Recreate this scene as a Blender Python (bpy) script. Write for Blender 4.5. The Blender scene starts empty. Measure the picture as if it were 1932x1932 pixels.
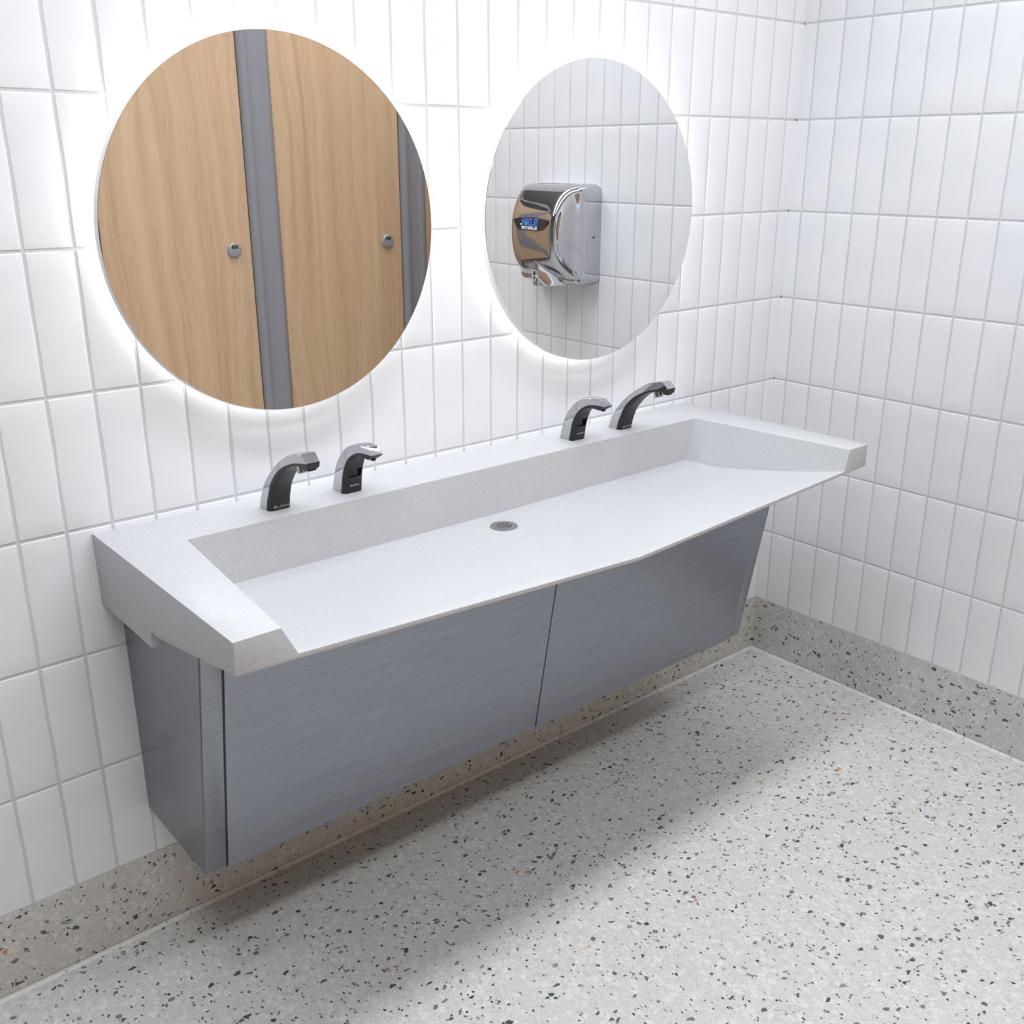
import bpy, bmesh, math, random
from mathutils import Vector, Matrix, noise

random.seed(7)
S = 0.0762                     # one tile module in metres
ZF = 26.13                     # floor level below the reference line, in tiles
C = bpy.context.scene.collection
PI = math.pi


def P(x, y, z):
    return Vector((x * S, y * S, (z + ZF) * S))


# ------------------------------------------------------------------ helpers
def link(o, parent=None):
    C.objects.link(o)
    if parent is not None:
        o.parent = parent
    return o


def smooth_mesh(me, ang=35):
    for p in me.polygons:
        p.use_smooth = True
    try:
        me.set_sharp_from_angle(angle=math.radians(ang))
    except Exception:
        pass


def build(name, verts, faces, mat, parent=None, smooth=None, matidx=None):
    me = bpy.data.meshes.new(name)
    me.from_pydata([tuple(v) for v in verts], [], faces)
    me.validate()
    bm = bmesh.new()
    bm.from_mesh(me)
    bmesh.ops.recalc_face_normals(bm, faces=bm.faces)
    bm.to_mesh(me)
    bm.free()
    mats = mat if isinstance(mat, (list, tuple)) else [mat]
    for m in mats:
        me.materials.append(m)
    if matidx:
        for p, i in zip(me.polygons, matidx):
            p.material_index = i
    if smooth:
        smooth_mesh(me, smooth)
    o = bpy.data.objects.new(name, me)
    return link(o, parent)


def tag(o, label, cat, group=None):
    o['label'] = label
    o['category'] = cat
    if group:
        o['group'] = group
    return o


def thing(name, loc, label, cat, group=None):
    o = bpy.data.objects.new(name, None)
    o.empty_display_size = 0.05
    o.location = loc
    link(o)
    return tag(o, label, cat, group)


def structure(o):
    o['kind'] = 'structure'
    return o


class G:
    """mesh collector (in tile units, origin offset) """

    def __init__(self, org=(0, 0, 0)):
        self.v, self.f, self.o = [], [], Vector(org)

    def add(self, vs, fs):
        b = len(self.v)
        self.v += [Vector(q) for q in vs]
        self.f += [[b + i for i in f] for f in fs]

    def box(self, a, b):
        (x0, y0, z0), (x1, y1, z1) = a, b
        self.add([(x0, y0, z0), (x1, y0, z0), (x1, y1, z0), (x0, y1, z0),
                  (x0, y0, z1), (x1, y0, z1), (x1, y1, z1), (x0, y1, z1)],
                 [(0, 3, 2, 1), (4, 5, 6, 7), (0, 1, 5, 4), (1, 2, 6, 5), (2, 3, 7, 6), (3, 0, 4, 7)])

    def loft(self, loops, cap0=True, cap1=True, closed=True):
        n = len(loops[0])
        vs = [q for l in loops for q in l]
        fs = []
        for i in range(len(loops) - 1):
            for j in range(n if closed else n - 1):
                k = (j + 1) % n
                fs.append((i * n + j, i * n + k, (i + 1) * n + k, (i + 1) * n + j))
        if cap0:
            fs.append(tuple(range(n)))
        if cap1:
            fs.append(tuple(range((len(loops) - 1) * n, len(loops) * n)))
        self.add(vs, fs)

    def lathe(self, c, axis, prof, n=48):
        """prof: list of (radius, offset along axis)"""
        ax = Vector(axis).normalized()
        u = ax.orthogonal().normalized()
        w = ax.cross(u)
        c = Vector(c)
        loops = [[c + ax * h + (u * math.cos(2 * PI * k / n) + w * math.sin(2 * PI * k / n)) * r for k in range(n)]
                 for r, h in prof]
        self.loft(loops)

    def build(self, name, mat, parent=None, smooth=None, bevel=None, seg=2, rel=True):
        """vertices in tiles; relative to parent's origin when parent is an Empty/thing"""
        off = Vector((0, 0, 0))
        p = parent
        while p is not None:
            off += Vector(p.location)
            p = p.parent
        vs = [P(*q) - off for q in self.v]
        o = build(name, vs, self.f, mat, parent, smooth)
        if bevel:
            bm = bmesh.new()
            bm.from_mesh(o.data)
            bmesh.ops.remove_doubles(bm, verts=bm.verts, dist=1e-6)
            es = [e for e in bm.edges if len(e.link_faces) == 2 and e.calc_face_angle(0) > math.radians(25)]
            bmesh.ops.bevel(bm, geom=es, offset=bevel * S, segments=seg, profile=0.5, affect='EDGES', clamp_overlap=True)
            bm.to_mesh(o.data)
            bm.free()
            smooth_mesh(o.data, 40)
        return o


# ------------------------------------------------------------------ materials
def new_mat(name):
    m = bpy.data.materials.new(name)
    m.use_nodes = True
    nt = m.node_tree
    b = nt.nodes['Principled BSDF']
    return m, nt, b


def simple(name, col, rough=0.4, metal=0.0, coat=0.0, spec=0.5, bump=None):
    m, nt, b = new_mat(name)
    b.inputs['Base Color'].default_value = (*col, 1)
    b.inputs['Roughness'].default_value = rough
    b.inputs['Metallic'].default_value = metal
    b.inputs['Coat Weight'].default_value = coat
    b.inputs['Specular IOR Level'].default_value = spec
    # a faint mottling keeps every surface procedural
    tc = nt.nodes.new('ShaderNodeTexCoord')
    nz = nt.nodes.new('ShaderNodeTexNoise')
    nz.inputs['Scale'].default_value = 60
    nt.links.new(tc.outputs['Object'], nz.inputs['Vector'])
    mr = nt.nodes.new('ShaderNodeMapRange')
    mr.inputs['To Min'].default_value = max(0, rough - 0.02)
    mr.inputs['To Max'].default_value = rough + 0.02
    nt.links.new(nz.outputs['Fac'], mr.inputs['Value'])
    if rough > 0.03:
        nt.links.new(mr.outputs[0], b.inputs['Roughness'])
    if bump:
        bp = nt.nodes.new('ShaderNodeBump')
        bp.inputs['Strength'].default_value = bump[1]
        bp.inputs['Distance'].default_value = 0.001
        nz.inputs['Scale'].default_value = bump[0]
        nt.links.new(nz.outputs['Fac'], bp.inputs['Height'])
        nt.links.new(bp.outputs[0], b.inputs['Normal'])
    return m


def emit(name, col, st):
    m, nt, b = new_mat(name)
    b.inputs['Base Color'].default_value = (*col, 1)
    b.inputs['Emission Color'].default_value = (*col, 1)
    b.inputs['Emission Strength'].default_value = st
    return m


class N:
    """tiny node graph helper"""

    def __init__(self, nt):
        self.nt = nt

    def n(self, t, **kw):
        x = self.nt.nodes.new(t)
        for k, v in kw.items():
            setattr(x, k, v)
        return x

    def L(self, a, b):
        self.nt.links.new(a, b)

    def math(self, op, a, b=None, c=None):
        x = self.n('ShaderNodeMath', operation=op)
        for i, q in enumerate((a, b, c)):
            if q is None:
                continue
            if isinstance(q, (int, float)):
                x.inputs[i].default_value = q
            else:
                self.L(q, x.inputs[i])
        return x.outputs[0]

    def mix(self, fac, a, b):
        x = self.n('ShaderNodeMix', data_type='RGBA')
        for s, q in ((x.inputs[0], fac), (x.inputs[6], a), (x.inputs[7], b)):
            if isinstance(q, tuple):
                s.default_value = (*q, 1)
            elif isinstance(q, (int, float)):
                s.default_value = q
            else:
                self.L(q, s)
        return x.outputs[2]

    def mapping(self, vec, scale=(1, 1, 1), rot=(0, 0, 0), loc=(0, 0, 0)):
        x = self.n('ShaderNodeMapping')
        x.inputs['Scale'].default_value = scale
        x.inputs['Rotation'].default_value = rot
        x.inputs['Location'].default_value = loc
        self.L(vec, x.inputs['Vector'])
        return x.outputs[0]

    def noise(self, vec, scale, detail=2, rough=0.5):
        x = self.n('ShaderNodeTexNoise')
        x.inputs['Scale'].default_value = scale
        x.inputs['Detail'].default_value = detail
        x.inputs['Roughness'].default_value = rough
        self.L(vec, x.inputs['Vector'])
        return x.outputs['Fac']

    def ramp(self, fac, stops, interp='LINEAR'):
        x = self.n('ShaderNodeValToRGB')
        cr = x.color_ramp
        cr.interpolation = interp
        while len(cr.elements) < len(stops):
            cr.elements.new(0.5)
        for e, (p, c) in zip(cr.elements, stops):
            e.position = p
            e.color = (*c, 1)
        self.L(fac, x.inputs['Fac'])
        return x.outputs['Color']

    def smooth(self, v, a, b):
        x = self.n('ShaderNodeMapRange', interpolation_type='SMOOTHSTEP')
        x.inputs['From Min'].default_value = a
        x.inputs['From Max'].default_value = b
        self.L(v, x.inputs['Value'])
        return x.outputs[0]


def world_pos(g):
    return g.n('ShaderNodeNewGeometry').outputs['Position']


def chips(g, vec, cell, prob, edge, soft=0.04, dim='2D'):
    """angular chips: cells of a Voronoi diagram, a few of them picked; returns mask, random"""
    sc = 1.0 / cell
    v1 = g.n('ShaderNodeTexVoronoi', feature='F1', distance='EUCLIDEAN', voronoi_dimensions=dim)
    v1.inputs['Scale'].default_value = sc
    v2 = g.n('ShaderNodeTexVoronoi', feature='DISTANCE_TO_EDGE', voronoi_dimensions=dim)
    v2.inputs['Scale'].default_value = sc
    g.L(vec, v1.inputs['Vector'])
    g.L(vec, v2.inputs['Vector'])
    sep = g.n('ShaderNodeSeparateColor')
    g.L(v1.outputs['Color'], sep.inputs[0])
    pick = g.math('LESS_THAN', sep.outputs[0], prob)
    # chip size varies from cell to cell
    th = g.math('MULTIPLY_ADD', sep.outputs[2], edge, edge * 0.35)
    inside = g.math('SUBTRACT', v2.outputs['Distance'], th)
    m = g.smooth(inside, 0.0, soft)
    return g.math('MULTIPLY', m, pick), sep.outputs[1]


def specks(g, vec, cell, prob, r0, r1, dim='2D'):
    """small round grains inside a few Voronoi cells"""
    v1 = g.n('ShaderNodeTexVoronoi', feature='F1', distance='EUCLIDEAN', voronoi_dimensions=dim)
    v1.inputs['Scale'].default_value = 1.0 / cell
    g.L(vec, v1.inputs['Vector'])
    sep = g.n('ShaderNodeSeparateColor')
    g.L(v1.outputs['Color'], sep.inputs[0])
    pick = g.math('LESS_THAN', sep.outputs[0], prob)
    m = g.smooth(v1.outputs['Distance'], r1, r0)
    return g.math('MULTIPLY', m, pick), sep.outputs[1]


def terrazzo(name, plane='xy', hilite=False):
    """plane: which two world axes the stone is cut along"""
    m, nt, b = new_mat(name)
    g = N(nt)
    p3 = world_pos(g)
    sx = g.n('ShaderNodeSeparateXYZ')
    g.L(p3, sx.inputs[0])
    cb = g.n('ShaderNodeCombineXYZ')
    ax = {'x': 0, 'y': 1, 'z': 2}
    g.L(sx.outputs[ax[plane[0]]], cb.inputs[0])
    g.L(sx.outputs[ax[plane[1]]], cb.inputs[1])
    pos = cb.outputs[0]
    nz = g.n('ShaderNodeTexNoise', noise_dimensions='2D')
    nz.inputs['Scale'].default_value = 130
    nz.inputs['Detail'].default_value = 1
    g.L(pos, nz.inputs['Vector'])
    warp = g.n('ShaderNodeVectorMath', operation='MULTIPLY_ADD')
    g.L(nz.outputs['Color'], warp.inputs[0])
    warp.inputs[1].default_value = (0.0035,) * 3
    g.L(pos, warp.inputs[2])
    w = warp.outputs[0]
    fine = g.n('ShaderNodeTexNoise', noise_dimensions='2D')
    fine.inputs['Scale'].default_value = 420
    fine.inputs['Detail'].default_value = 2
    fine.inputs['Roughness'].default_value = 0.7
    g.L(pos, fine.inputs['Vector'])
    base = g.mix(g.smooth(nz.outputs['Fac'], 0.35, 0.65), (0.602, 0.592, 0.576), (0.656, 0.646, 0.630))
    base = g.mix(g.math('MULTIPLY', g.smooth(fine.outputs['Fac'], 0.45, 0.75), 0.26), base, (0.35, 0.34, 0.33))
    # pale marble flakes
    wa = g.mapping(w, (1, 0.90, 1), (0, 0, 0.7))
    f, r = chips(g, wa, 0.013, 0.42, 0.10, 0.10)
    col = g.mix(g.math('MULTIPLY', f, g.math('MULTIPLY_ADD', r, 0.5, 0.2)), base, g.ramp(r, [(0, (0.45, 0.435, 0.42)), (0.16, (0.54, 0.51, 0.47)), (0.22, (0.76, 0.745, 0.73))], 'CONSTANT'))
    # tiny specks
    f, r = specks(g, g.mapping(w, loc=(1.3, 2.7, 0)), 0.0042, 0.20, 0.10, 0.26)
    col = g.mix(g.math('MULTIPLY', f, 0.75), col, g.ramp(r, [(0, (0.05, 0.055, 0.055)), (0.4, (0.22, 0.215, 0.21))], 'CONSTANT'))
    # small dark chips, then larger ones
    pal = [(0.0, (0.035, 0.040, 0.040)), (0.16, (0.040, 0.085, 0.072)), (0.32, (0.125, 0.138, 0.136)), (0.50, (0.185, 0.165, 0.190)),
           (0.70, (0.082, 0.090, 0.092)), (0.84, (0.26, 0.25, 0.245))]
    wc = g.mapping(w, (1, 0.80, 1), (0, 0, 1.1), (0.7, 5.3, 0))
    f, r = chips(g, wc, 0.0050, 0.046, 0.12, 0.08)
    col = g.mix(f, col, g.ramp(r, pal, 'CONSTANT'))
    wd = g.mapping(w, (0.80, 1, 1), (0, 0, 0.4), (8.7, 2.3, 0))
    f, r = chips(g, wd, 0.0094, 0.046, 0.13, 0.04)
    pal2 = pal + [(0.95, (0.52, 0.28, 0.15)), (0.98, (0.66, 0.50, 0.33))]
    col = g.mix(g.math('MULTIPLY', f, 0.94), col, g.ramp(r, pal2, 'CONSTANT'))
    if hilite:
        col = g.mix(0.5, col, (0.84, 0.82, 0.79))  # paler mix paints the bright cove highlight into the stone colour
    g.L(col, b.inputs['Base Color'])
    b.inputs['Roughness'].default_value = 0.45
    b.inputs['Specular IOR Level'].default_value = 0.30
    return m


def solid_surface(name):
    m, nt, b = new_mat(name)
    g = N(nt)
    pos = world_pos(g)
    base = g.mix(g.noise(pos, 500, 1, 0.6), (0.480, 0.488, 0.508), (0.560, 0.568, 0.590))
    f, r = specks(g, pos, 0.0016, 0.26, 0.18, 0.40, '3D')
    col = g.mix(g.math('MULTIPLY', f, 0.85), base, g.ramp(r, [(0, (0.10, 0.099, 0.098)), (0.3, (0.20, 0.198, 0.195)), (0.65, (0.29, 0.287, 0.285))], 'CONSTANT'))
    f, r = specks(g, g.mapping(pos, loc=(3, 4, 5)), 0.0011, 0.32, 0.2, 0.42, '3D')
    col = g.mix(g.math('MULTIPLY', f, 0.65), col, (0.38, 0.38, 0.38))
    g.L(col, b.inputs['Base Color'])
    b.inputs['Roughness'].default_value = 0.34
    b.inputs['Specular IOR Level'].default_value = 0.5
    return m


def brushed(name, col, rough=0.34, amp=1.0):
    m, nt, b = new_mat(name)
    g = N(nt)
    pos = world_pos(g)
    v = g.mapping(pos, (18, 18, 2000))
    a = g.noise(v, 1.0, 4, 0.65)
    v2 = g.mapping(pos, (7, 7, 600), loc=(1.3, 2.1, 0.4))
    a2 = g.noise(v2, 1.0, 3, 0.6)
    s = g.math('MULTIPLY_ADD', a2, 0.5, g.math('MULTIPLY', a, 0.5))
    st = g.smooth(s, 0.30, 0.70)
    lo = tuple(c * (1 - 0.19 * amp) for c in col)
    hi = tuple(c * (1 + 0.19 * amp) for c in col)
    g.L(g.mix(st, lo, hi), b.inputs['Base Color'])
    b.inputs['Metallic'].default_value = 1.0
    b.inputs['Anisotropic'].default_value = 0.0
    mr = g.math('MULTIPLY_ADD', st, 0.10, rough - 0.05)
    g.L(mr, b.inputs['Roughness'])
    bp = g.n('ShaderNodeBump')
    bp.inputs['Strength'].default_value = 0.03 * amp
    bp.inputs['Distance'].default_value = 0.0006
    g.L(st, bp.inputs['Height'])
    g.L(bp.outputs[0], b.inputs['Normal'])
    return m


def tile_mat(name):
    m, nt, b = new_mat(name)
    g = N(nt)
    pos = world_pos(g)
    c = g.mix(g.smooth(g.noise(pos, 9, 2, 0.5), 0.3, 0.7), (0.818, 0.828, 0.862), (0.842, 0.850, 0.880))
    g.L(c, b.inputs['Base Color'])
    b.inputs['Roughness'].default_value = 0.30
    b.inputs['Specular IOR Level'].default_value = 0.35
    bp = g.n('ShaderNodeBump')
    bp.inputs['Strength'].default_value = 0.25
    bp.inputs['Distance'].default_value = 0.004
    g.L(g.noise(pos, 14, 2, 0.5), bp.inputs['Height'])
    g.L(bp.outputs[0], b.inputs['Normal'])
    return m


def grout_mat(name):
    m, nt, b = new_mat(name)
    g = N(nt)
    pos = world_pos(g)
    c = g.mix(g.noise(pos, 160, 4, 0.6), (0.585, 0.60, 0.63), (0.69, 0.70, 0.725))
    g.L(c, b.inputs['Base Color'])
    b.inputs['Roughness'].default_value = 0.85
    return m


def wood(name):
    m, nt, b = new_mat(name)
    g = N(nt)
    pos = world_pos(g)
    v = g.mapping(pos, (1, 1, 0.06))
    wob = g.n('ShaderNodeTexNoise')
    wob.inputs['Scale'].default_value = 3.2
    wob.inputs['Detail'].default_value = 3
    g.L(g.mapping(pos, (1, 1, 0.35)), wob.inputs['Vector'])
    sx = g.n('ShaderNodeSeparateXYZ')
    g.L(pos, sx.inputs[0])
    xx = g.math('MULTIPLY_ADD', wob.outputs['Fac'], 0.16, sx.outputs[0])
    comb = g.n('ShaderNodeCombineXYZ')
    g.L(xx, comb.inputs[0])
    g.L(g.math('MULTIPLY', sx.outputs[2], 0.02), comb.inputs[2])
    bands = g.noise(comb.outputs[0], 26, 5, 0.62)
    fine = g.noise(g.mapping(pos, (1, 1, 0.03)), 420, 3, 0.7)
    broad = g.noise(v, 5, 2, 0.5)
    t = g.math('MULTIPLY_ADD', bands, 0.50, g.math('MULTIPLY_ADD', fine, 0.40, g.math('MULTIPLY', broad, 0.10)))
    c = g.ramp(g.smooth(t, 0.28, 0.72), [(0.0, (0.490, 0.305, 0.175)), (0.45, (0.640, 0.430, 0.262)), (1.0, (0.750, 0.535, 0.350))])
    g.L(c, b.inputs['Base Color'])
    b.inputs['Roughness'].default_value = 0.45
    return m


M_tile = tile_mat('white glazed tile')
M_grout = grout_mat('pale grey grout')
M_terr = terrazzo('terrazzo floor', 'xy')
M_terrB = terrazzo('terrazzo base along x', 'xz')
M_terrR = terrazzo('terrazzo base along y', 'yz')
M_hiliteB = terrazzo('painted cove highlight along x', 'xz', True)  # terrazzo lightened to paint the highlight at the floor edge
M_hiliteR = terrazzo('painted cove highlight along y', 'yz', True)
M_sink = solid_surface('speckled white solid surface')
M_steel = brushed('brushed steel', (0.305, 0.324, 0.368), 0.33)
M_edge = simple('steel edge', (0.45, 0.46, 0.48), 0.35, 1.0)
M_chrome = simple('chrome', (0.50, 0.50, 0.52), 0.06, 1.0)
M_dryer = simple('polished chrome cover', (0.58, 0.58, 0.60), 0.06, 1.0)
M_black = simple('matte black plastic', (0.022, 0.022, 0.024), 0.38, 0, 0, 0.4)
M_gloss = simple('gloss black lens', (0.006, 0.006, 0.007), 0.16)
M_logo = simple('silver grey lettering', (0.55, 0.55, 0.56), 0.5)
M_mirror = simple('silvered mirror glass', (0.90, 0.905, 0.91), 0.0, 1.0)
M_body = simple('white mirror back', (0.86, 0.86, 0.86), 0.4)
M_led = emit('backlight strip', (1.0, 0.99, 0.98), 8.5)
M_wood = wood('oak laminate')
M_pil = simple('grey anodised aluminium', (0.300, 0.296, 0.318), 0.45, 0.1, bump=(900, 0.15))
M_latch = simple('satin metal', (0.36, 0.36, 0.38), 0.4, 0.3)
M_dark = simple('dark recess', (0.02, 0.022, 0.022), 0.5)
M_green = simple('green vacant flag', (0.045, 0.12, 0.06), 0.5)
M_white = simple('white paint', (0.84, 0.84, 0.85), 0.6, bump=(300, 0.1))
M_greywall = simple('mid grey paint', (0.36, 0.365, 0.38), 0.6, bump=(300, 0.1))
M_blue = simple('blue print', (0.05, 0.17, 0.55), 0.4)
M_lime = simple('lime print', (0.25, 0.55, 0.12), 0.4)
M_prwhite = simple('white print', (0.85, 0.85, 0.86), 0.4)
M_badge = simple('gloss charcoal badge', (0.018, 0.018, 0.022), 0.15, 0, 0.6)
M_drain = simple('satin steel drain', (0.30, 0.30, 0.31), 0.45, 0.8)
M_caulk = simple('pale grey caulk', (0.50, 0.50, 0.51), 0.6)

# ------------------------------------------------------------------ tiled walls
HR = 3.0017


def tile_wall(name, tf, u0, u1, uoff, z0, z1, mats):
    """tf(u, z, n) -> point in tiles; vertical joints at uoff + k, horizontal ones at z = -HR*r"""
    V, F, MI = [], [], []
    gh = 0.030                       # half joint
    prof = [(0.0, -0.030), (0.003, -0.012), (0.012, -0.004), (0.03, -0.0008)]
    b = len(V)
    V += [tf(u0, z0, -0.017), tf(u1, z0, -0.017), tf(u1, z1, -0.017), tf(u0, z1, -0.017)]
    F.append((0, 1, 2, 3))
    MI.append(1)
    k0 = math.floor(u0 - uoff) - 1
    k1 = math.ceil(u1 - uoff) + 1
    r0 = math.floor(z0 / HR) - 1
    r1 = math.ceil(z1 / HR) + 1
    rnd = random.Random(hash(name) % 1000 if False else sum(map(ord, name)))
    for r in range(r0, r1):
        for k in range(k0, k1):
            a0, a1 = uoff + k + gh, uoff + k + 1 - gh
            c0, c1 = r * HR + gh, (r + 1) * HR - gh
            ph = [rnd.uniform(0, 6.28) for _ in range(4)]
            am = [rnd.uniform(0.003, 0.016) for _ in range(4)]
            tilt = (rnd.uniform(-.004, .004), rnd.uniform(-.002, .002), rnd.uniform(-.003, .003))
            la0, la1 = max(a0, u0), min(a1, u1)
            lc0, lc1 = max(c0, z0), min(c1, z1)
            if la1 - la0 < 0.08 or lc1 - lc0 < 0.06:
                continue
            us = [d for d, _ in prof] + [0.5] + [1 - d for d, _ in prof[::-1]]
            w, h = la1 - la0, lc1 - lc0
            us = [(la0 + d, i) for i, (d, _) in enumerate(prof)] + [(la0 + w / 2, 9)] + [(la1 - prof[i][0], i) for i in (3, 2, 1, 0)]
            mids = [j / 7 for j in range(1, 7)] if h > 1.5 else [j / 3 for j in range(1, 3)]
            vs = [(lc0 + d, i) for i, (d, _) in enumerate(prof)] + [(lc0 + .03 + (h - .06) * q, 9) for q in mids] + [(lc1 - prof[i][0], i) for i in (3, 2, 1, 0)]
            base = len(V)
            for (zz, iz) in vs:
                t = (zz - c0) / (c1 - c0)
                e0 = am[0] * math.sin(ph[0] + 7 * t) * math.sin(PI * t) if la0 == a0 else 0
                e1 = am[1] * math.sin(ph[1] + 6 * t) * math.sin(PI * t) if la1 == a1 else 0
                for (uu, iu) in us:
                    q = (uu - la0) / w
                    x = uu + e0 * (1 - q) + e1 * q
                    i = min(9 if (iz < 9 and ((zz < (lc0 + lc1) / 2 and lc0 > c0) or (zz > (lc0 + lc1) / 2 and lc1 < c1))) else iz,
                            9 if (iu < 9 and ((uu < (la0 + la1) / 2 and la0 > a0) or (uu > (la0 + la1) / 2 and la1 < a1))) else iu)
                    n = prof[i][1] if i < 9 else 0.0
                    n += tilt[0] * (q - .5) + tilt[1] * (t - .5)
                    V.append(tf(min(max(x, u0), u1), zz, n))
            nu = len(us)
            for j in range(len(vs) - 1):
                for i in range(nu - 1):
                    F.append((base + j * nu + i, base + j * nu + i + 1, base + (j + 1) * nu + i + 1, base + (j + 1) * nu + i))
                    MI.append(0)
    me = bpy.data.meshes.new(name)
    me.from_pydata([tuple(P(*q)) for q in V], [], F)
    for m in mats:
        me.materials.append(m)
    me.polygons.foreach_set('material_index', MI)
    me.polygons.foreach_set('use_smooth', [True] * len(F))
    # make the face direction consistent: look at the first polygon
    me.update()
    o = bpy.data.objects.new(name, me)
    return structure(link(o))


ZB = -23.885          # top of the terrazzo base
ZC = 9.3              # ceiling
XL_ROOM, Y_STALL, X_ALC, Y_RET = -62.0, -50.0, 24.0, -20.5
tile_wall('wall_back', lambda u, z, n: (u, -n, z), XL_ROOM, 0.0, -0.592, ZB, ZC, [M_tile, M_grout])
tile_wall('wall_right', lambda u, z, n: (-n, u, z), Y_RET, 0.0, -0.517, ZB, ZC, [M_tile, M_grout])


def panel(name, a, b, mat):
    g = G()
    g.box(a, b)
    return structure(g.build(name, mat))


panel('floor', (XL_ROOM - 1, Y_STALL - 1, -ZF - 1.0), (X_ALC + 1, 1, -ZF), M_terr)
panel('ceiling', (XL_ROOM - 1, Y_STALL - 1, ZC), (X_ALC + 1, 1, ZC + 1), M_white)
panel('wall_left', (XL_ROOM - 1, Y_STALL, -ZF), (XL_ROOM, 0.0, ZC), M_greywall)
panel('wall_front', (XL_ROOM, Y_STALL - 1, -ZF), (X_ALC, Y_STALL, ZC), M_white)
panel('wall_alcove', (X_ALC, Y_STALL, -ZF), (X_ALC + 1, Y_RET, ZC), M_white)
panel('wall_return', (0.05, Y_RET, -ZF), (X_ALC + 1, Y_RET + 2, ZC), M_white)


# terrazzo base; the strip along its foot has a highlight painted into its colour
def baseboard(name, tf, u0, u1, M_t, M_hi):
    g = G()
    pr = [(-0.05, ZB), (0.004, ZB), (0.012, ZB - 0.012), (0.012, -ZF), (-0.05, -ZF)]
    g.loft([[tf(u, n, z) for n, z in pr] for u in (u0, u1)])
    o = structure(g.build(name, M_t))
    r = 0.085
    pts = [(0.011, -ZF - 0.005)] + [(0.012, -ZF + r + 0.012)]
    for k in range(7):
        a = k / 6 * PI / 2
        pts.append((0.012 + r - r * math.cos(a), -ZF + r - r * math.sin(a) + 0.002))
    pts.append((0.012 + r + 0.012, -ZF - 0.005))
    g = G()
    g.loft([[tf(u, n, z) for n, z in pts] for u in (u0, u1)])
    bo = g.build('painted_highlight', M_hi, o, smooth=50)
    g = G()
    pr = [(-0.02, ZB + 0.028), (0.006, ZB + 0.024), (0.010, ZB), (-0.02, ZB)]
    g.loft([[tf(u, n, z) for n, z in pr] for u in (u0, u1)])
    g.build('caulk_line', M_caulk, o)
    return o


baseboard('baseboard_back', lambda u, n, z: (u, -n, z), XL_ROOM, 0.0, M_terrB, M_hiliteB)
baseboard('baseboard_right', lambda u, n, z: (-n, u, z), Y_RET, 0.0, M_terrR, M_hiliteR)

# ------------------------------------------------------------------ washbasin
xL, xR, zr, yf = -25.068, -5.107, -15.147, -7.055
xc = -14.75


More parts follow.
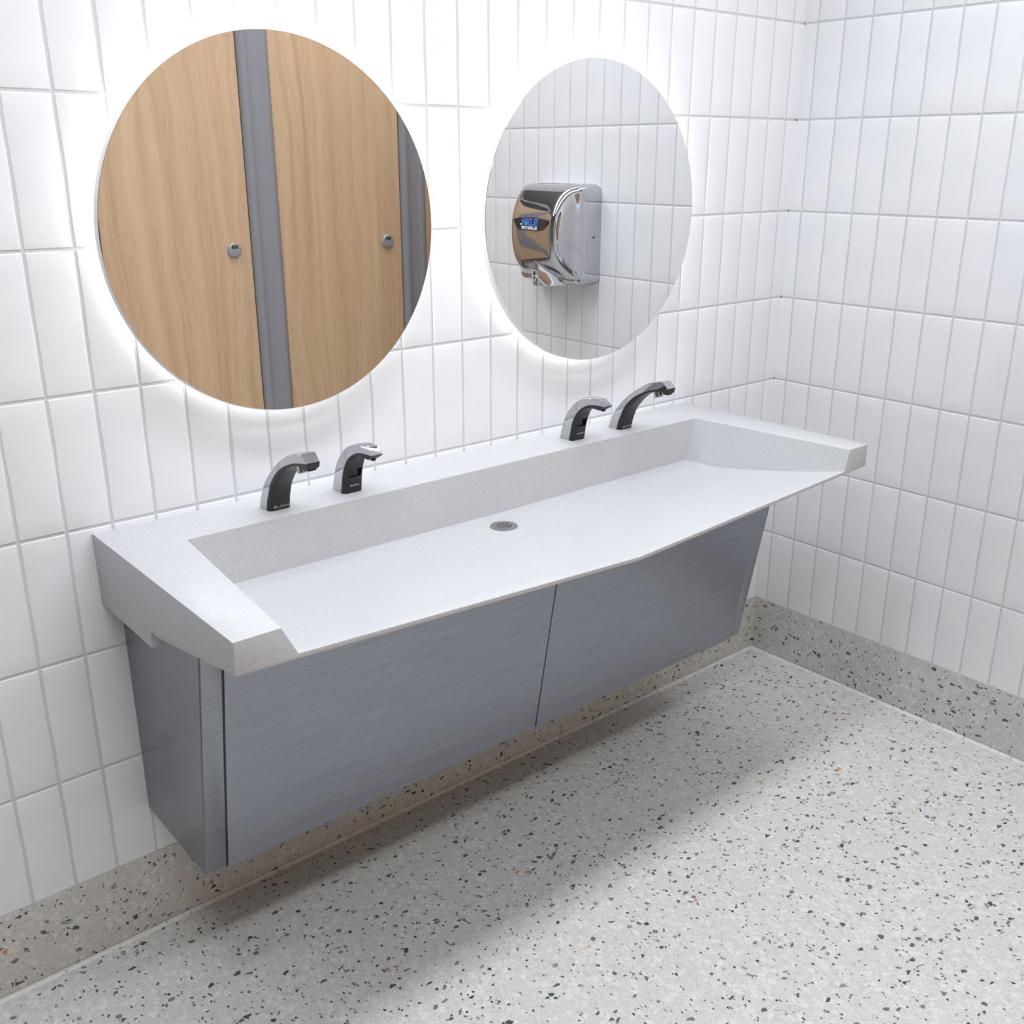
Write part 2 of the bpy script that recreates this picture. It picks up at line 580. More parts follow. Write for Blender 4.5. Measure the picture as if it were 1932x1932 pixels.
def make_sink():
    bm = bmesh.new()
    cache = {}

    def v(p):
        k = tuple(round(c, 4) for c in p)
        if k not in cache:
            cache[k] = bm.verts.new(P(*p))
        return cache[k]

    def face(ps):
        vs = []
        for p in ps:
            q = v(p)
            if q not in vs:
                vs.append(q)
        if len(vs) > 2:
            try:
                return bm.faces.new(vs)
            except ValueError:
                return None
    yb, yk = -1.735, -2.95
    TBL, TBR, TFL, TFR = (-23.60, yb, zr), (-6.52, yb, zr), (-24.135, yf, zr), (-6.04, yf, zr)
    # floor control points
    BL, BC, BR = (-23.235, yb, -16.47), (xc, yb, -16.535), (-6.935, yb, -16.475)
    KL, KC, KR = (-23.33, yk, -16.455), (xc, yk, -16.52), (-6.81, yk, -16.46)
    FL, FC, FR = (-23.832, yf, -15.757), (xc, yf, -16.205), (-6.212, yf, -15.768)
    NX = 12

    def lerp(a, b, t):
        return tuple(a[i] + (b[i] - a[i]) * t for i in range(3))

    def row(a, c, b):
        l = [lerp(a, c, i / NX) for i in range(NX)] + [lerp(c, b, i / NX) for i in range(NX + 1)]
        return l
    rb, rk, rf = row(BL, BC, BR), row(KL, KC, KR), row(FL, FC, FR)
    NY = 8
    rows = [rb, rk]
    for j in range(1, NY + 1):
        t = j / NY
        tt = t * t * 0.35 + t * 0.65     # slightly hollow rise towards the lip
        r = []
        for a, b in zip(rk, rf):
            p = list(lerp(a, b, t))
            p[2] = a[2] + (b[2] - a[2]) * tt
            r.append(tuple(p))
        rows.append(r)
    for j in range(len(rows) - 1):
        for i in range(2 * NX):
            face([rows[j][i], rows[j][i + 1], rows[j + 1][i + 1], rows[j + 1][i]])
    # inner walls
    face([TBL, TBR] + rb[::-1])
    lcol = [r[0] for r in rows]
    rcol = [r[-1] for r in rows]
    face([TFL, TBL] + lcol)
    face([TBR, TFR] + rcol[::-1])
    # rim top
    A0, A1, B0, B1 = (xL, 0, zr), (xL, yf, zr), (xR, 0, zr), (xR, yf, zr)
    face([A0, TBL, TBR, B0])
    face([A0, A1, TFL, TBL])
    face([B0, TBR, TFR, B1])
    # underside profile, at the ends and at the middle
    arc = [(-3.27, 0.0), (-3.12, 0.03), (-3.02, -0.02), (-2.965, -0.12)]
    pe = [(yf, -15.80), (-3.40, -16.445)] + [(y, -16.445 + d) for y, d in arc] + [(-2.965, -16.84), (0, -16.84)]
    pc = [(yf, -16.30), (-3.40, -16.80)] + [(y, -16.80 + d) for y, d in arc] + [(-2.965, -17.1), (0, -17.1)]
    pl = [(xL, y, z) for y, z in pe]
    pm = [(xc, y, z) for y, z in pc]
    pr = [(xR, y, z) for y, z in pe]
    for a, b in ((pl, pm), (pm, pr)):
        for i in range(len(a) - 1):
            face([a[i], a[i + 1], b[i + 1], b[i]])
    face([A0] + pl[::-1] + [A1])
    face([B0] + pr[::-1] + [B1])
    face([A1, TFL] + rf + [TFR, B1, pr[0], pm[0], pl[0]])
    face([A0, B0, pr[-1], pm[-1], pl[-1]])
    bmesh.ops.recalc_face_normals(bm, faces=bm.faces)
    bm.edges.ensure_lookup_table()
    wl = bm.edges.layers.float.new('bevel_weight_edge')
    for e in bm.edges:
        if len(e.link_faces) != 2:
            continue
        a = e.calc_face_angle(0)
        if a < math.radians(28):
            continue
        c = [(q.co.x / S, q.co.y / S, q.co.z / S - ZF) for q in e.verts]
        front = all(abs(q[1] - yf) < .01 for q in c)
        vert_corner = front and abs(c[0][0] - c[1][0]) < .001
        if vert_corner:
            e[wl] = 1.0
        elif front and all(q[2] < -15.7 for q in c):
            e[wl] = 0.22
        elif all(abs(q[1]) < .001 for q in c):
            e[wl] = 0.12
        elif all(q[2] < -16.3 and q[1] > -3.5 for q in c):
            e[wl] = 0.22
        else:
            e[wl] = 0.62
    me = bpy.data.meshes.new('washbasin')
    bm.to_mesh(me)
    bm.free()
    me.materials.append(M_sink)
    o = bpy.data.objects.new('washbasin', me)
    link(o)
    bv = o.modifiers.new('bevel', 'BEVEL')
    bv.width = 0.13 * S
    bv.segments = 3
    bv.limit_method = 'WEIGHT'
    bv.miter_outer = 'MITER_ARC'
    dg = bpy.context.evaluated_depsgraph_get()
    dg.update()
    me2 = bpy.data.meshes.new_from_object(o.evaluated_get(dg))
    o.modifiers.clear()
    o.data = me2
    me2.name = 'washbasin'
    for p in me2.polygons:
        p.use_smooth = True
    me2.set_sharp_from_angle(angle=math.radians(32))
    return o


sink = make_sink()
tag(sink, 'long white speckled two-station trough washbasin on the back tiled wall', 'sink')

# drain grate: disc with 19 holes
DC = (-15.348, -2.69, -16.512)


def disc_with_holes(name, c, R, holes, hr, th, mat, parent):
    cu = bpy.data.curves.new(name, 'CURVE')
    cu.dimensions = '2D'
    cu.fill_mode = 'BOTH'
    cu.extrude = th / 2

    def circ(x, y, r, n):
        sp = cu.splines.new('POLY')
        sp.points.add(n - 1)
        for i in range(n):
            a = 2 * PI * i / n
            sp.points[i].co = (x + r * math.cos(a), y + r * math.sin(a), 0, 1)
        sp.use_cyclic_u = True
    circ(0, 0, R, 56)
    for x, y in holes:
        circ(x, y, hr, 14)
    o = bpy.data.objects.new(name, cu)
    link(o)
    dg = bpy.context.evaluated_depsgraph_get()
    dg.update()
    me = bpy.data.meshes.new_from_object(o.evaluated_get(dg))
    bpy.data.objects.remove(o)
    me.materials.clear()
    me.materials.append(mat)
    me.transform(Matrix.Translation(c))
    o = bpy.data.objects.new(name, me)
    return link(o, parent)


hl = []
for i in range(-2, 3):
    for j in range(-2, 3):
        if abs(i + j) <= 2:
            hl.append((0.0866 * i * S * 1.0, (-0.1 * j - 0.05 * i) * S))
disc_with_holes('drain_grate', P(*DC) + Vector((0, 0, 0.0006)), 0.37 * S, hl, 0.031 * S, 0.0012, M_drain, sink)
g = G()
g.lathe(DC, (0, 0, 1), [(0.30, 0.0015), (0.30, 0.003)], 40)
g.build('drain_cup', M_dark, sink)

# ------------------------------------------------------------------ cabinet under the basin
cx0, cx1 = -24.655, -5.52
zb = -22.545


def yfront(z):
    t = (z + 16.705) / (-22.532 + 16.705)
    return -4.323 + t * (4.323 - 3.332)


cab = thing('sink_cabinet', P(-15.09, -0.05, zb), 'brushed grey steel cabinet hung under the white trough washbasin', 'cabinet')


def sheet(name, poly_xyz, nrm, th, mat, parent, bevel=0.008):
    g = G()
    n = Vector(nrm)
    a = [Vector(q) for q in poly_xyz]
    b = [q - n * th for q in a]
    g.loft([a, b])
    return g.build(name, mat, parent, bevel=bevel, seg=1)


def ztop(x):
    t = min(abs(x - xc) / 10.2, 1)
    return -16.72 + 0.39 * t


nf = Vector((0, -1, -(4.323 - 3.332) / 5.827)).normalized()
for sgn, xo, xi in ((-1, cx0, -24.165), (1, cx1, -5.965)):
    zt = ztop(xo) - 0.02
    # folded end panel: flank plus front return
    g = G()
    th = 0.05 * (-sgn)
    flank = [(xo, -0.006, -16.87), (xo, -3.02, -16.87), (xo, -3.5, -16.52), (xo, yfront(zt), zt), (xo, yfront(zb), zb), (xo, -0.006, zb)]
    flank2 = [(xo + th, y, z) for _, y, z in flank]
    g.loft([[Vector(q) for q in flank], [Vector(q) for q in flank2]])
    fr = [(xo, yfront(zt), zt), (xi, yfront(zt), zt), (xi, yfront(zb), zb), (xo, yfront(zb), zb)]
    fr2 = [(x, y + 0.05, z) for x, y, z in fr]
    g.loft([[Vector(q) for q in fr], [Vector(q) for q in fr2]])
    g.build('end_panel', M_steel, cab, bevel=0.012, seg=2)
for xa, xb in ((-24.112, -14.744), (-14.704, -5.945)):
    zl = -22.62
    poly = [(x, yfront(ztop(x)), ztop(x)) for x in (xa, (xa + xb) / 2, xb)] + [(xb, yfront(zl), zl), ((xa + xb) / 2, yfront(zl), zl), (xa, yfront(zl), zl)]
    sheet('door', poly, nf, 0.05, M_steel, cab, 0.006)

for xa, xb in ((-24.172, -24.105), (-14.750, -14.698), (-5.972, -5.938)):
    # black strip painting in the shade of the gap between the panels
    zt, zl = ztop((xa + xb) / 2) - 0.05, -22.53
    g = G()
    a = [Vector((x, yfront(z) + 0.012, z)) for x, z in ((xa + .01, zt), (xb - .01, zt), (xb - .01, zl), (xa + .01, zl))]
    g.loft([a, [q + Vector((0, 0.12, 0)) for q in a]])
    g.build('gap_shade', M_gloss, cab)

# ------------------------------------------------------------------ back-lit round mirrors
MD = 0.5635


def mirror(cx, cz, r, label):
    t = thing('round_mirror', P(cx, 0, cz), label, 'mirror', 'round back-lit wall mirrors')
    g = G()
    g.lathe((cx, -MD, cz), (0, -1, 0), [(r - 0.012, -0.03), (r - 0.012, -0.006), (r - 0.018, 0.0)], 160)
    g.build('mirror_glass', M_mirror, t, smooth=20)
    g = G()
    g.lathe((cx, -MD, cz), (0, -1, 0), [(r - 0.02, -0.215), (r, -0.20), (r, -0.02), (r - 0.006, -0.014)], 160)
    g.build('mirror_back', M_body, t, smooth=50)
    g = G()
    ro, ri = r - 0.42, r - 0.50
    n = 48
    L0 = []
    for (rr, yy) in ((ro, -0.12), (ro, -MD + 0.21)):
        L0.append([Vector((cx + rr * math.cos(2 * PI * k / n), yy, cz + rr * math.sin(2 * PI * k / n))) for k in range(n)])
    g.loft(L0, False, False)
    g.build('light_strip', M_led, t, smooth=30)
    for a in (0.8, 2.34, 3.94, 5.48):
        g = G()
        bx, bz = cx + 2.6 * math.cos(a), cz + 2.6 * math.sin(a)
        g.box((bx - .3, -MD + 0.2, bz - .3), (bx + .3, 0.0, bz + .3))
        g.build('wall_bracket', M_body, t)
    return t


mirror(-20.098, -8.783, 4.165, 'large round back-lit mirror on the left, reflecting oak stall doors')
mirror(-10.043, -8.80, 4.17, 'round back-lit mirror on the right, reflecting tiles and a chrome hand dryer')


# ------------------------------------------------------------------ faucets and soap dispensers
def resample(pts, n):
    d = [0]
    for a, b in zip(pts, pts[1:]):
        d.append(d[-1] + math.hypot(a[0] - b[0], a[1] - b[1]))
    out = []
    for i in range(n):
        t = d[-1] * i / (n - 1)
        k = 0
        while k < len(d) - 2 and d[k + 1] < t:
            k += 1
        f = (t - d[k]) / max(1e-9, d[k + 1] - d[k])
        out.append((pts[k][0] + (pts[k + 1][0] - pts[k][0]) * f, pts[k][1] + (pts[k + 1][1] - pts[k][1]) * f))
    return out


def spline(pts, n, sub=8):
    """Catmull-Rom through pts then even resample"""
    q = [pts[0]] + list(pts) + [pts[-1]]
    o = []
    for i in range(1, len(q) - 2):
        for s in range(sub):
            t = s / sub
            o.append(tuple(0.5 * ((2 * q[i][c]) + (-q[i - 1][c] + q[i + 1][c]) * t + (2 * q[i - 1][c] - 5 * q[i][c] + 4 * q[i + 1][c] - q[i + 2][c]) * t * t
                                  + (-q[i - 1][c] + 3 * q[i][c] - 3 * q[i + 1][c] + q[i + 2][c]) * t ** 3) for c in range(2)))
    o.append(tuple(pts[-1]))
    return resample(o, n)


LET = {  # square letters on a 1 x 1 grid, as strokes
    'S': [[(1, 1), (0, 1), (0, .5), (1, .5), (1, 0), (0, 0)]],
    'L': [[(0, 1), (0, 0), (1, 0)]],
    'O': [[(0, 0), (0, 1), (1, 1), (1, 0), (0, 0)]],
    'A': [[(0, 0), (.5, 1), (1, 0)], [(.2, .32), (.8, .32)]],
    'N': [[(0, 0), (0, 1), (1, 0), (1, 1)]],
    'X': [[(0, 0), (1, 1)], [(0, 1), (1, 0)]],
    'E': [[(1, 1), (0, 1), (0, 0), (1, 0)], [(0, .5), (.85, .5)]],
    'R': [[(0, 0), (0, 1), (1, 1), (1, .5), (0, .5)], [(.45, .5), (1, 0)]],
    'T': [[(0, 1), (1, 1)], [(.5, 1), (.5, 0)]],
    '.': [[(0, 0), (.16, 0)]],
}


def lettering(g, text, org, ux, uz, un, width, height, sw, th, lift=0.0, f=None):
    """strokes as small bars; f maps (u, v) -> point for curved surfaces"""
    n = len(text)
    adv = width / n
    lw = adv * 0.74
    ux, uz, un, org = Vector(ux), Vector(uz), Vector(un), Vector(org)
    for i, ch in enumerate(text):
        for st in LET[ch]:
            for a, b in zip(st, st[1:]):
                pa = Vector((i * adv + a[0] * lw, a[1] * height))
                pb = Vector((i * adv + b[0] * lw, b[1] * height))
                d = (pb - pa)
                if d.length < 1e-6:
                    continue
                d.normalize()
                nn = Vector((-d.y, d.x)) * sw / 2
                pa2, pb2 = pa - d * sw / 2, pb + d * sw / 2
                q = [pa2 + nn, pb2 + nn, pb2 - nn, pa2 - nn]
                if f:
                    A = [f(c.x, c.y) for c in q]
                else:
                    A = [org + ux * c.x + uz * c.y for c in q]
                g.loft([[p + un * (lift + th) for p in A], [p + un * lift for p in A]])


FA = dict(
    out=[(0.763, 0), (0.811, .171), (0.889, .336), (0.966, .5), (1.105, .704), (1.33, .963), (1.62, 1.22), (1.945, 1.446), (2.22, 1.594), (2.447, 1.672), (2.77, 1.735)],
    inn=[(1.10, 0), (1.158, .261), (1.253, .476), (1.34, .684), (1.51, .91), (1.72, 1.105), (1.985, 1.274), (2.257, 1.391), (2.418, 1.450), (2.65, 1.500), (2.99, 1.548)],
    frt=[(1.238, 0), (1.284, .21), (1.38, .478), (1.50, .70), (1.636, .856), (1.79, 1.02), (1.99, 1.19), (2.20, 1.305), (2.40, 1.375), (2.66, 1.405), (2.955, 1.400)],
    w=lambda d: 0.305 - max(0, d - 0.95) * 0.070)
SO = dict(
    out=[(0.714, 0), (0.76, .209), (0.821, .397), (0.89, .585), (1.0, .808), (1.15, 1.015), (1.324, 1.184), (1.518, 1.305), (1.741, 1.372), (1.934, 1.392), (2.16, 1.378)],
    inn=[(1.095, 0), (1.15, .262), (1.194, .483), (1.28, .714), (1.404, .909), (1.548, 1.046), (1.724, 1.15), (1.88, 1.200), (2.047, 1.222), (2.23, 1.228), (2.42, 1.222)],
    frt=[(1.236, 0), (1.285, .26), (1.325, .46), (1.405, .69), (1.475, .85), (1.545, .95), (1.66, 1.04), (1.80, 1.085), (1.99, 1.085), (2.20, 1.075), (2.385, 1.19)],
    w=lambda d: 0.30 - max(0, d - 0.95) * 0.105)


def tapmesh(name, xcen, kind, label, cat, group):
    D = FA if kind == 'f' else SO
    n = 26
    t = thing(name, P(xcen, -1.0, zr), label, cat, group)
    O, I, R_ = spline(D['out'], n), spline(D['inn'], n), spline(D['frt'], n)
    w = D['w']
    g = G()
    loops = []
    for k, ((do, zo), (di, zi)) in enumerate(zip(O, I)):
        wo, wi = w(do), w(di)
        s = k / (n - 1)
        # direction outwards in the profile plane
        nx, nz = do - di, zo - zi
        ln = math.hypot(nx, nz)
        nx, nz = nx / ln, nz / ln
        cr = (0.030 + 0.025 * math.sin(PI * min(1, s * 1.1))) * (1 - 0.8 * s ** 4)           # crowned back
        ch = 0.024
        pts = []
        prof = [(-wi, 0), (-wo, ln - ch), (-wo + ch * .35, ln - ch * .30), (-wo + ch * 1.2, ln), (-wo * .45, ln + cr * .75), (0, ln + cr),
                (wo * .45, ln + cr * .75), (wo - ch * 1.2, ln), (wo - ch * .35, ln - ch * .30), (wo, ln - ch), (wi, 0)]
        if s > 0.9:
            pass
        for px, q in prof:
            pts.append(Vector((xcen + px, -(di + nx * q), zr + zi + nz * q)))
        loops.append(pts)
    g.loft(loops)
    body = g.build('chrome_body', M_chrome, t, smooth=28)
    # black front, set into the chrome shell
    g = G()
    loops = []
    for k, ((di, zi), (df, zf)) in enumerate(zip(I, R_)):
        wi = w(di) * 0.985
        wf = w(df) * 0.985
        nx, nz = df - di, zf - zi
        ln = math.hypot(nx, nz)
        nx, nz = nx / ln, nz / ln
        rr = min(0.085, ln * 0.7)
        prof = [(-wi, -0.015), (-wi, ln - rr)]
        for a in (0.25, 0.5, 0.75, 1.0):
            an = a * PI / 2
            prof.append((-wf + rr - rr * math.cos(an), ln - rr + rr * math.sin(an)))
        prof += [(0, ln + 0.004)]
        for a in (1.0, 0.75, 0.5, 0.25):
            an = a * PI / 2
            prof.append((wf - rr + rr * math.cos(an), ln - rr + rr * math.sin(an)))
        prof += [(wi, ln - rr), (wi, -0.015)]
        loops.append([Vector((xcen + px, -(di + nx * q), zr + zi + nz * q)) for px, q in prof])
    g.loft(loops)
    ins = g.build('black_front', M_black, t, smooth=40)
    if kind == 'f':
        g = G()
        ax = Vector((0, -0.28, -1)).normalized()
        g.lathe((xcen, -2.45, zr + 1.42), ax, [(0.135, 0), (0.135, 0.20), (0.125, 0.215), (0.095, 0.215), (0.09, 0.19)], 28)
        g.build('aerator', M_chrome, t, smooth=30)
        g = G()
        lettering(g, 'SLOAN', (xcen - 0.185, -1.262, zr + 0.068), (1, 0, 0), (0, -0.22, 1), (0, -1, 0), 0.40, 0.055, 0.0105, 0.006)
        g.build('lettering', M_logo, t)
        g = G()
        zf = zr + 1.365
        g.box((xcen - 0.10, -2.93, zf - 0.012), (xcen + 0.10, -2.72, zf + 0.03))
        g.build('sensor_lens', M_gloss, t, bevel=0.01)
    else:
        # recessed sensor window cut into the black front
        cut = G()
        cut.box((xcen - 0.18, -1.60, zr + 0.435), (xcen + 0.18, -1.245, zr + 0.665))
        co = cut.build('cutter', M_gloss, None, bevel=0.03, seg=2)
        off = Vector(t.location)
        co.data.transform(Matrix.Translation(-off))
        co.location = off
        ins.data.materials.append(M_gloss)
        bo = ins.modifiers.new('b', 'BOOLEAN')
        bo.operation = 'DIFFERENCE'
        bo.object = co
        bo.solver = 'EXACT'
        bpy.context.view_layer.update()
        dg = bpy.context.evaluated_depsgraph_get()
        dg.update()
        me = bpy.data.meshes.new_from_object(ins.evaluated_get(dg))
        ins.modifiers.clear()
        ins.data = me
        bpy.data.objects.remove(co)
        smooth_mesh(me, 40)
        g = G()
        g.box((xcen - 0.20, -1.262, zr + 0.42), (xcen + 0.20, -1.20, zr + 0.68))
        g.build('sensor_lens', M_gloss, t)
        g = G()
        lettering(g, 'SLOAN', (xcen - 0.115, -1.276, zr + 0.188), (1, 0, 0), (0, -0.2, 1), (0, -1, 0), 0.26, 0.036, 0.0085, 0.006)
        g.build('lettering', M_logo, t)
        g = G()
        g.lathe((xcen, -2.22, zr + 1.10), (0, -0.3, -1), [(0.06, 0), (0.06, 0.05), (0.04, 0.055)], 20)
        g.build('spout_nozzle', M_black, t, smooth=30)
    return t


tapmesh('sensor_faucet', -21.06, 'f', 'chrome and black sensor faucet at the far left of the white washbasin', 'faucet', 'sensor faucets on the washbasin ledge')
tapmesh('soap_dispenser', -19.03, 's', 'short chrome and black soap dispenser under the left mirror', 'soap dispenser', 'soap dispensers on the washbasin ledge')
tapmesh('soap_dispenser', -11.24, 's', 'short chrome and black soap dispenser under the right mirror', 'soap dispenser', 'soap dispensers on the washbasin ledge')
tapmesh('sensor_faucet', -9.22, 'f', 'chrome and black sensor faucet nearest the corner, at the right of the washbasin', 'faucet', 'sensor faucets on the washbasin ledge')

# ------------------------------------------------------------------ hand dryer on the right wall
DY, DZ = -12.43, -10.36
dry = thing('hand_dryer', P(0, DY, DZ - 2.1), 'polished chrome hand dryer on the right tiled wall, seen in the right mirror', 'hand dryer')


def interp(pts, x):
    """smooth (monotone cubic) interpolation of (x, y) points"""
    n = len(pts)
    if x <= pts[0][0]:
        return pts[0][1]
    if x >= pts[-1][0]:
        return pts[-1][1]
    d = [(pts[i + 1][1] - pts[i][1]) / (pts[i + 1][0] - pts[i][0]) for i in range(n - 1)]
    m = [d[0]] + [0 if d[i - 1] * d[i] <= 0 else 2 * d[i - 1] * d[i] / (d[i - 1] + d[i]) for i in range(1, n - 1)] + [d[-1]]
    for i in range(n - 1):
        if pts[i][0] <= x <= pts[i + 1][0]:
            h = pts[i + 1][0] - pts[i][0]
            t = (x - pts[i][0]) / h
            return ((2 * t ** 3 - 3 * t * t + 1) * pts[i][1] + (t ** 3 - 2 * t * t + t) * h * m[i]
                    + (-2 * t ** 3 + 3 * t * t) * pts[i + 1][1] + (t ** 3 - t * t) * h * m[i + 1])


DEPTH = [(-2.11, .27), (-2.0, .38), (-1.84, .50), (-1.61, .655), (-1.35, .785), (-1.09, .872), (-.75, .94), (-.44, .975), (0, .998), (.3, 1.0), (.79, .968),
         (1.3, .875), (1.65, .765), (1.9, .63), (2.03, .50), (2.10, .36)]


def flank(h):
    e = (2.11 - abs(h)) / 0.34
    return 1.0 if e >= 1 else 0.46 + 0.54 * math.sqrt(max(0, 1 - (1 - e) ** 2))


def dryer_profile(h):
    return max(interp(DEPTH, h), 0.55 * flank(h) + 0.002)


def half_w(h):
    r = 0.42
    e = 2.11 - abs(h)
    return 1.96 if e > r else 1.96 - r + math.sqrt(max(0, r * r - (r - e) ** 2))


CS = [(1.0, 0.0), (1.0, .18), (1.0, .34), (.992, .43), (.965, .50), (.925, .55), (.895, .60), (.87, .66), (.845, .735), (.81, .82), (.765, .90), (.71, .955), (.64, .986), (.52, .998), (.25, 1.0), (0.0, 1.0)]
CS = spline(CS, 30)
CS = CS + [(-a, b) for a, b in CS[-2::-1]]
g = G()
loops = []
for i in range(97):
    h = 2.11 * math.sin(PI / 2 * (i - 48) / 48)
    f, r = dryer_profile(h), flank(h)
    W = half_w(h)
    lp = []
    for a, b in CS:
        o = 2.23 * (min(b, .55) * r + max(0, b - .55) / .45 * (f - .55 * r))
        lp.append(Vector((-o, DY + a * W, DZ + h * 0.995)))
    loops.append(lp)
g.loft(loops, True, True, closed=False)
cover = g.build('cover', M_dryer, dry, smooth=60)
# nozzle
g = G()
noz = [(-1.02, 0.10, 0.30, 1.2, 1.97), (-1.2, 0.16, 0.46, 1.2, 2.0), (-1.6, 0.20, 0.62, 1.0, 2.0), (-1.95, 0.22, 0.74, 0.9, 1.99), (-2.09, 0.22, 0.78, 0.9, 1.97), (-2.13, 0.19, 0.74, 0.9, 1.92)]
loops = []
for h, hf, hb, o0, o1 in noz:
    lp = []
    for k in range(7):
        a = PI * k / 6
        lp.append(Vector((-(o1 - 0.10 + 0.10 * math.sin(a)), DY - hf * math.cos(a), DZ + h)))
    lp += [Vector((-(o1 - 0.35), DY + hf * .5 + hb * .5, DZ + h)), Vector((-o0, DY + hb * 1.1, DZ + h)), Vector((-o0, DY - hb * 1.1, DZ + h)), Vector((-(o1 - 0.35), DY - hf * .5 - hb * .5, DZ + h))]
    loops.append(lp)
g.loft(loops)
g.build('nozzle', M_dryer, dry, smooth=40)


def badge_pt(u, v, lift=0.0):
    """u along the reading direction (-y), v up; on the bulged front"""
    h = v
    return Vector((-(2.23 * dryer_profile(h) + 0.015 + lift), DY - u, DZ + h))


g = G()
top, bot = [], []
nb = 16
outl = []
for k in range(nb + 1):
    u = -1.07 + 2.14 * k / nb
    outl.append((u, 0.66 + 0.10 * (1 - (u / 1.07) ** 2)))
lower = []
for k in range(nb + 1):
    u = 1.07 - 2.14 * k / nb
    q = min(1, (1.07 - abs(u)) / 0.45)
    lower.append((u, 0.66 - 0.08 - 0.36 * math.sin(q * PI / 2)))
outl += lower
A = [badge_pt(u, v, 0.06) for u, v in outl]
Bq = [badge_pt(u * 1.01, v, -0.03) for u, v in outl]
g.loft([A, Bq])
badge = g.build('name_badge', M_badge, dry, smooth=30)
for txt, u0, v0, wd, ht, sw, m, nm in (('SLOAN', -0.50, 0.45, 1.02, 0.235, 0.07, M_blue, 'lettering'), ('XLERATOR', -0.48, 0.275, 1.0, 0.10, 0.030, M_prwhite, 'lettering'),
                                       ('.', 0.53, 0.465, 0.3, 0.1, 0.05, M_prwhite, 'lettering_dot')):
    g = G()
    lettering(g, txt, (0, 0, 0), (0, -1, 0), (0, 0, 1), (-1, 0, 0), wd, ht, sw, 0.012, 0.0, f=lambda a, b, u0=u0, v0=v0: badge_pt(u0 + a, v0 + b, 0.065))
    g.build(nm, m, badge)
g = G()
g.loft([[badge_pt(u, v, 0.082) for u, v in ((0.17, .455), (0.25, .455), (0.25, .53), (0.17, .53))], [badge_pt(u, v, 0.066) for u, v in ((0.17, .455), (0.25, .455), (0.25, .53), (0.17, .53))]])
g.build('lettering_accent', M_lime, badge)
# arrow sticker on the nozzle
g = G()
g.loft([[Vector((-2.005, DY - u, DZ + v)) for u, v in ((-.12, -1.45), (.12, -1.45), (.12, -1.66), (.19, -1.68), (0, -1.92), (-.19, -1.68), (-.12, -1.66))],
        [Vector((-1.985, DY - u, DZ + v)) for u, v in ((-.12, -1.45), (.12, -1.45), (.12, -1.66), (.19, -1.68), (0, -1.92), (-.19, -1.68), (-.12, -1.66))]])
g.build('arrow_sticker', M_prwhite, dry)
g = G()
for pl_ in (((-.08, -1.48), (.08, -1.48), (.08, -1.66), (-.08, -1.66)), ((-.11, -1.71), (.11, -1.71), (0, -1.86))):
    g.loft([[Vector((-2.012, DY - u, DZ + v)) for u, v in pl_], [Vector((-2.0, DY - u, DZ + v)) for u, v in pl_]])
g.build('arrow_symbol', M_dark, dry)
for yy in (DY + 1.965, DY - 1.965):
    g = G()
    g.lathe((-0.42, yy, DZ - 0.05), (0, math.copysign(1, yy - DY), 0), [(0.045, -0.01), (0.045, 0.012)], 12)
    g.build('cover_screw', M_dark, dry)

# ------------------------------------------------------------------ toilet partition across the room
YP = -29.127
part = thing('toilet_partition', P(-7, YP, -ZF), 'row of oak-faced toilet stalls with grey pilasters, reflected in the left mirror', 'toilet partition')
ztp, zbp = 1.2, -24.2
pitch = 9.42
pil_w = 1.66
for k in range(-4, 3):
    x0 = -6.84 + k * pitch
    x1 = x0 + pil_w
    g = G()
    # rounded extrusion with two shallow flutes
    sec = [(0, -0.55), (0, -0.10), (0.05, 0.05), (0.16, 0.14), (0.30, 0.17), (0.42, 0.12), (0.50, 0.07), (0.62, 0.06), (1.06, 0.06), (1.16, 0.10), (1.26, 0.16), (1.38, 0.17), (1.52, 0.12), (1.62, 0.02), (pil_w, -0.10), (pil_w, -0.55)]
    g.loft([[Vector((x0 + a, YP + b, z)) for a, b in sec] for z in (-ZF, ztp + 1.2)])
    g.build('pilaster', M_pil, part, smooth=35)
    d0, d1 = x1 + 0.05, x0 + pitch - 0.05
    if d1 > X_ALC:
        continue
    g = G()
    g.box((d0, YP - 0.45, zbp), (d1, YP - 0.12, ztp))
    dr = g.build('stall_door', M_wood, part, bevel=0.02, seg=1)
    lx, lz, r = d1 - 0.98, -11.73, 0.37
    g = G()
    g.lathe((lx, YP - 0.12, lz), (0, 1, 0), [(r, 0), (r, 0.10), (r - 0.05, 0.15), (r - 0.10, 0.16)], 40)
    la = g.build('latch', M_latch, dr, smooth=30)
    bm = bmesh.new()
    bm.from_mesh(la.data)
    for a, b, c_, d_, yy, mi in ((-0.16, 0.16, 0.08, 0.24, 0.166, 1), (-0.09, 0.09, 0.095, 0.215, 0.172, 2)):
        vs = [bm.verts.new(P(lx + u, YP - 0.12 + yy, lz + w_) - Vector(part.location)) for u, w_ in ((a, c_), (b, c_), (b, d_), (a, d_))]
        fc = bm.faces.new(vs)
        fc.material_index = mi
    bm.to_mesh(la.data)
    bm.free()
    la.data.materials.append(M_dark)
    la.data.materials.append(M_green)
g = G()
g.box((-6.84 - 4 * pitch, YP - 0.5, ztp + 1.2), (X_ALC - .3, YP + 0.1, ztp + 1.9))
g.build('head_rail', M_pil, part, bevel=0.05)

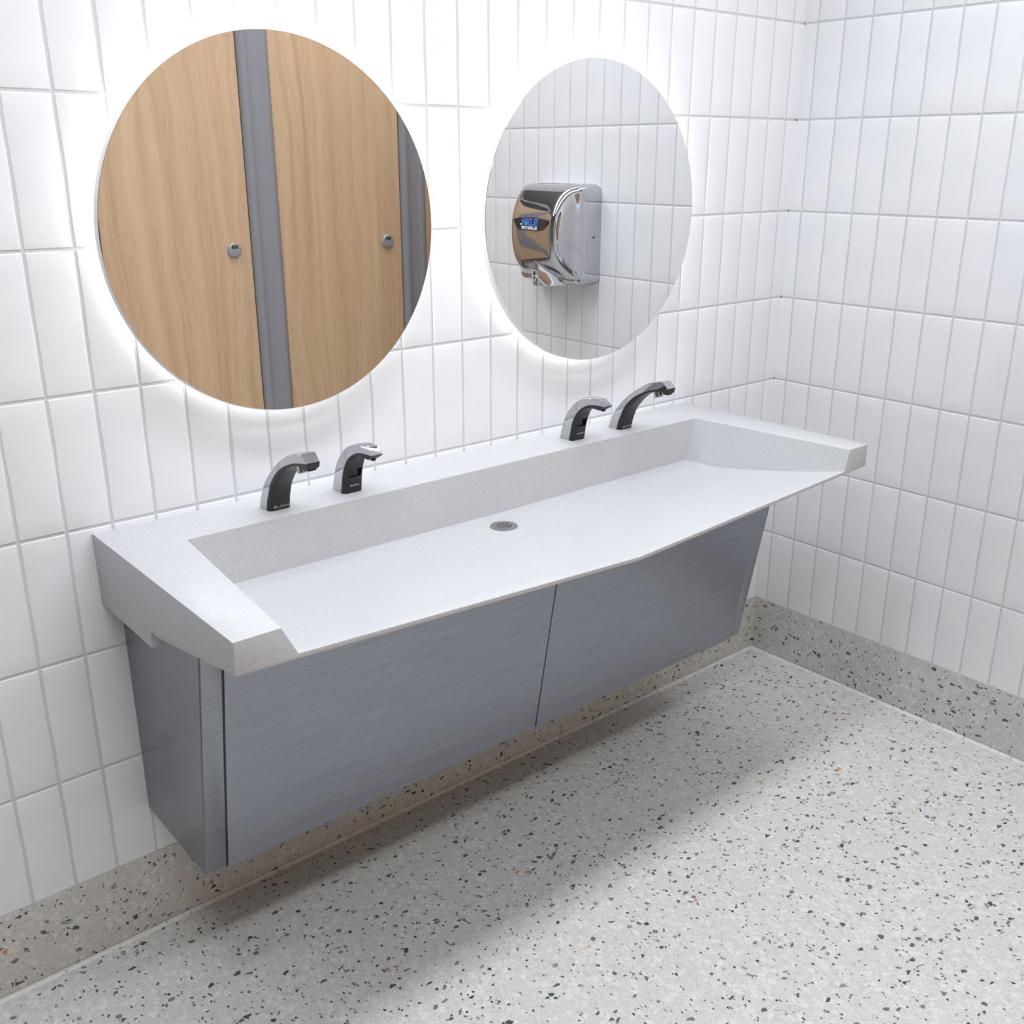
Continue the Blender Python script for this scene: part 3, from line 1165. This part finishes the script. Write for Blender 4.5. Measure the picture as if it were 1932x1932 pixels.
# ------------------------------------------------------------------ ceiling lights
def linear_light(xa, xb, y, wd, power, spread, label):
    """a long surface-mounted luminaire: housing, diffuser lip and the lamp under it"""
    xm = (xa + xb) / 2
    t = thing('ceiling_light', P(xm, y, ZC), label, 'ceiling light', 'long ceiling lights')
    g = G()
    g.box((xa - .3, y - wd / 2 - .3, ZC - 0.55), (xb + .3, y + wd / 2 + .3, ZC))
    g.build('housing', M_body, t, bevel=0.08)
    g = G()
    g.box((xa, y - wd / 2, ZC - 0.60), (xb, y + wd / 2, ZC - 0.54))
    g.build('diffuser', M_white, t)
    ld = bpy.data.lights.new('lamp', 'AREA')
    ld.shape = 'RECTANGLE'
    ld.size = (xb - xa) * S
    ld.size_y = wd * S
    ld.energy = power
    ld.spread = math.radians(spread)
    ld.color = (0.92, 0.964, 1.0)
    lo = bpy.data.objects.new('lamp', ld)
    link(lo, t)
    lo.location = P(xm, y, ZC - 0.64) - P(xm, y, ZC)
    return t


linear_light(-35, -1.2, -9.2, 3.4, 25, 132, 'long white ceiling light above the washbasin wall')
linear_light(-42, 12, -22, 3.4, 35, 170, 'long white ceiling light in front of the toilet stalls')

# ------------------------------------------------------------------ camera, world, view
cam = bpy.data.cameras.new('camera')
cam.lens = 1908.197 / 1932 * 36
cam.sensor_width = 36
cam.clip_start = 0.01
co = bpy.data.objects.new('camera', cam)
R = Vector((0.764521600, -0.644598043, 0.000293413))
Dn = Vector((-0.212824954, -0.252849355, -0.943807577))
Fw = Vector((0.608450706, 0.721498834, -0.330495342))
loc = P(-31.5269992, -22.2069652, -7.23213307)
co.matrix_world = Matrix(((R.x, -Dn.x, -Fw.x, loc.x), (R.y, -Dn.y, -Fw.y, loc.y), (R.z, -Dn.z, -Fw.z, loc.z), (0, 0, 0, 1)))
C.objects.link(co)
sc = bpy.context.scene
sc.camera = co
w = bpy.data.worlds.new('world')
w.use_nodes = True
w.node_tree.nodes['Background'].inputs[0].default_value = (0.9, 0.94, 1.0, 1)
w.node_tree.nodes['Background'].inputs[1].default_value = 0.05
sc.world = w
sc.view_settings.view_transform = 'Standard'
sc.view_settings.look = 'None'
sc.view_settings.exposure = -0.05
sc.view_settings.gamma = 1.0
sc.view_settings.use_curve_mapping = False
sc.cycles.max_bounces = 6
sc.cycles.diffuse_bounces = 4
sc.cycles.glossy_bounces = 5
sc.cycles.transmission_bounces = 2
sc.cycles.use_adaptive_sampling = True
sc.cycles.adaptive_threshold = 0.05
sc.cycles.use_light_tree = True
sc.cycles.sample_clamp_indirect = 6.0
sc.cycles.caustics_reflective = True
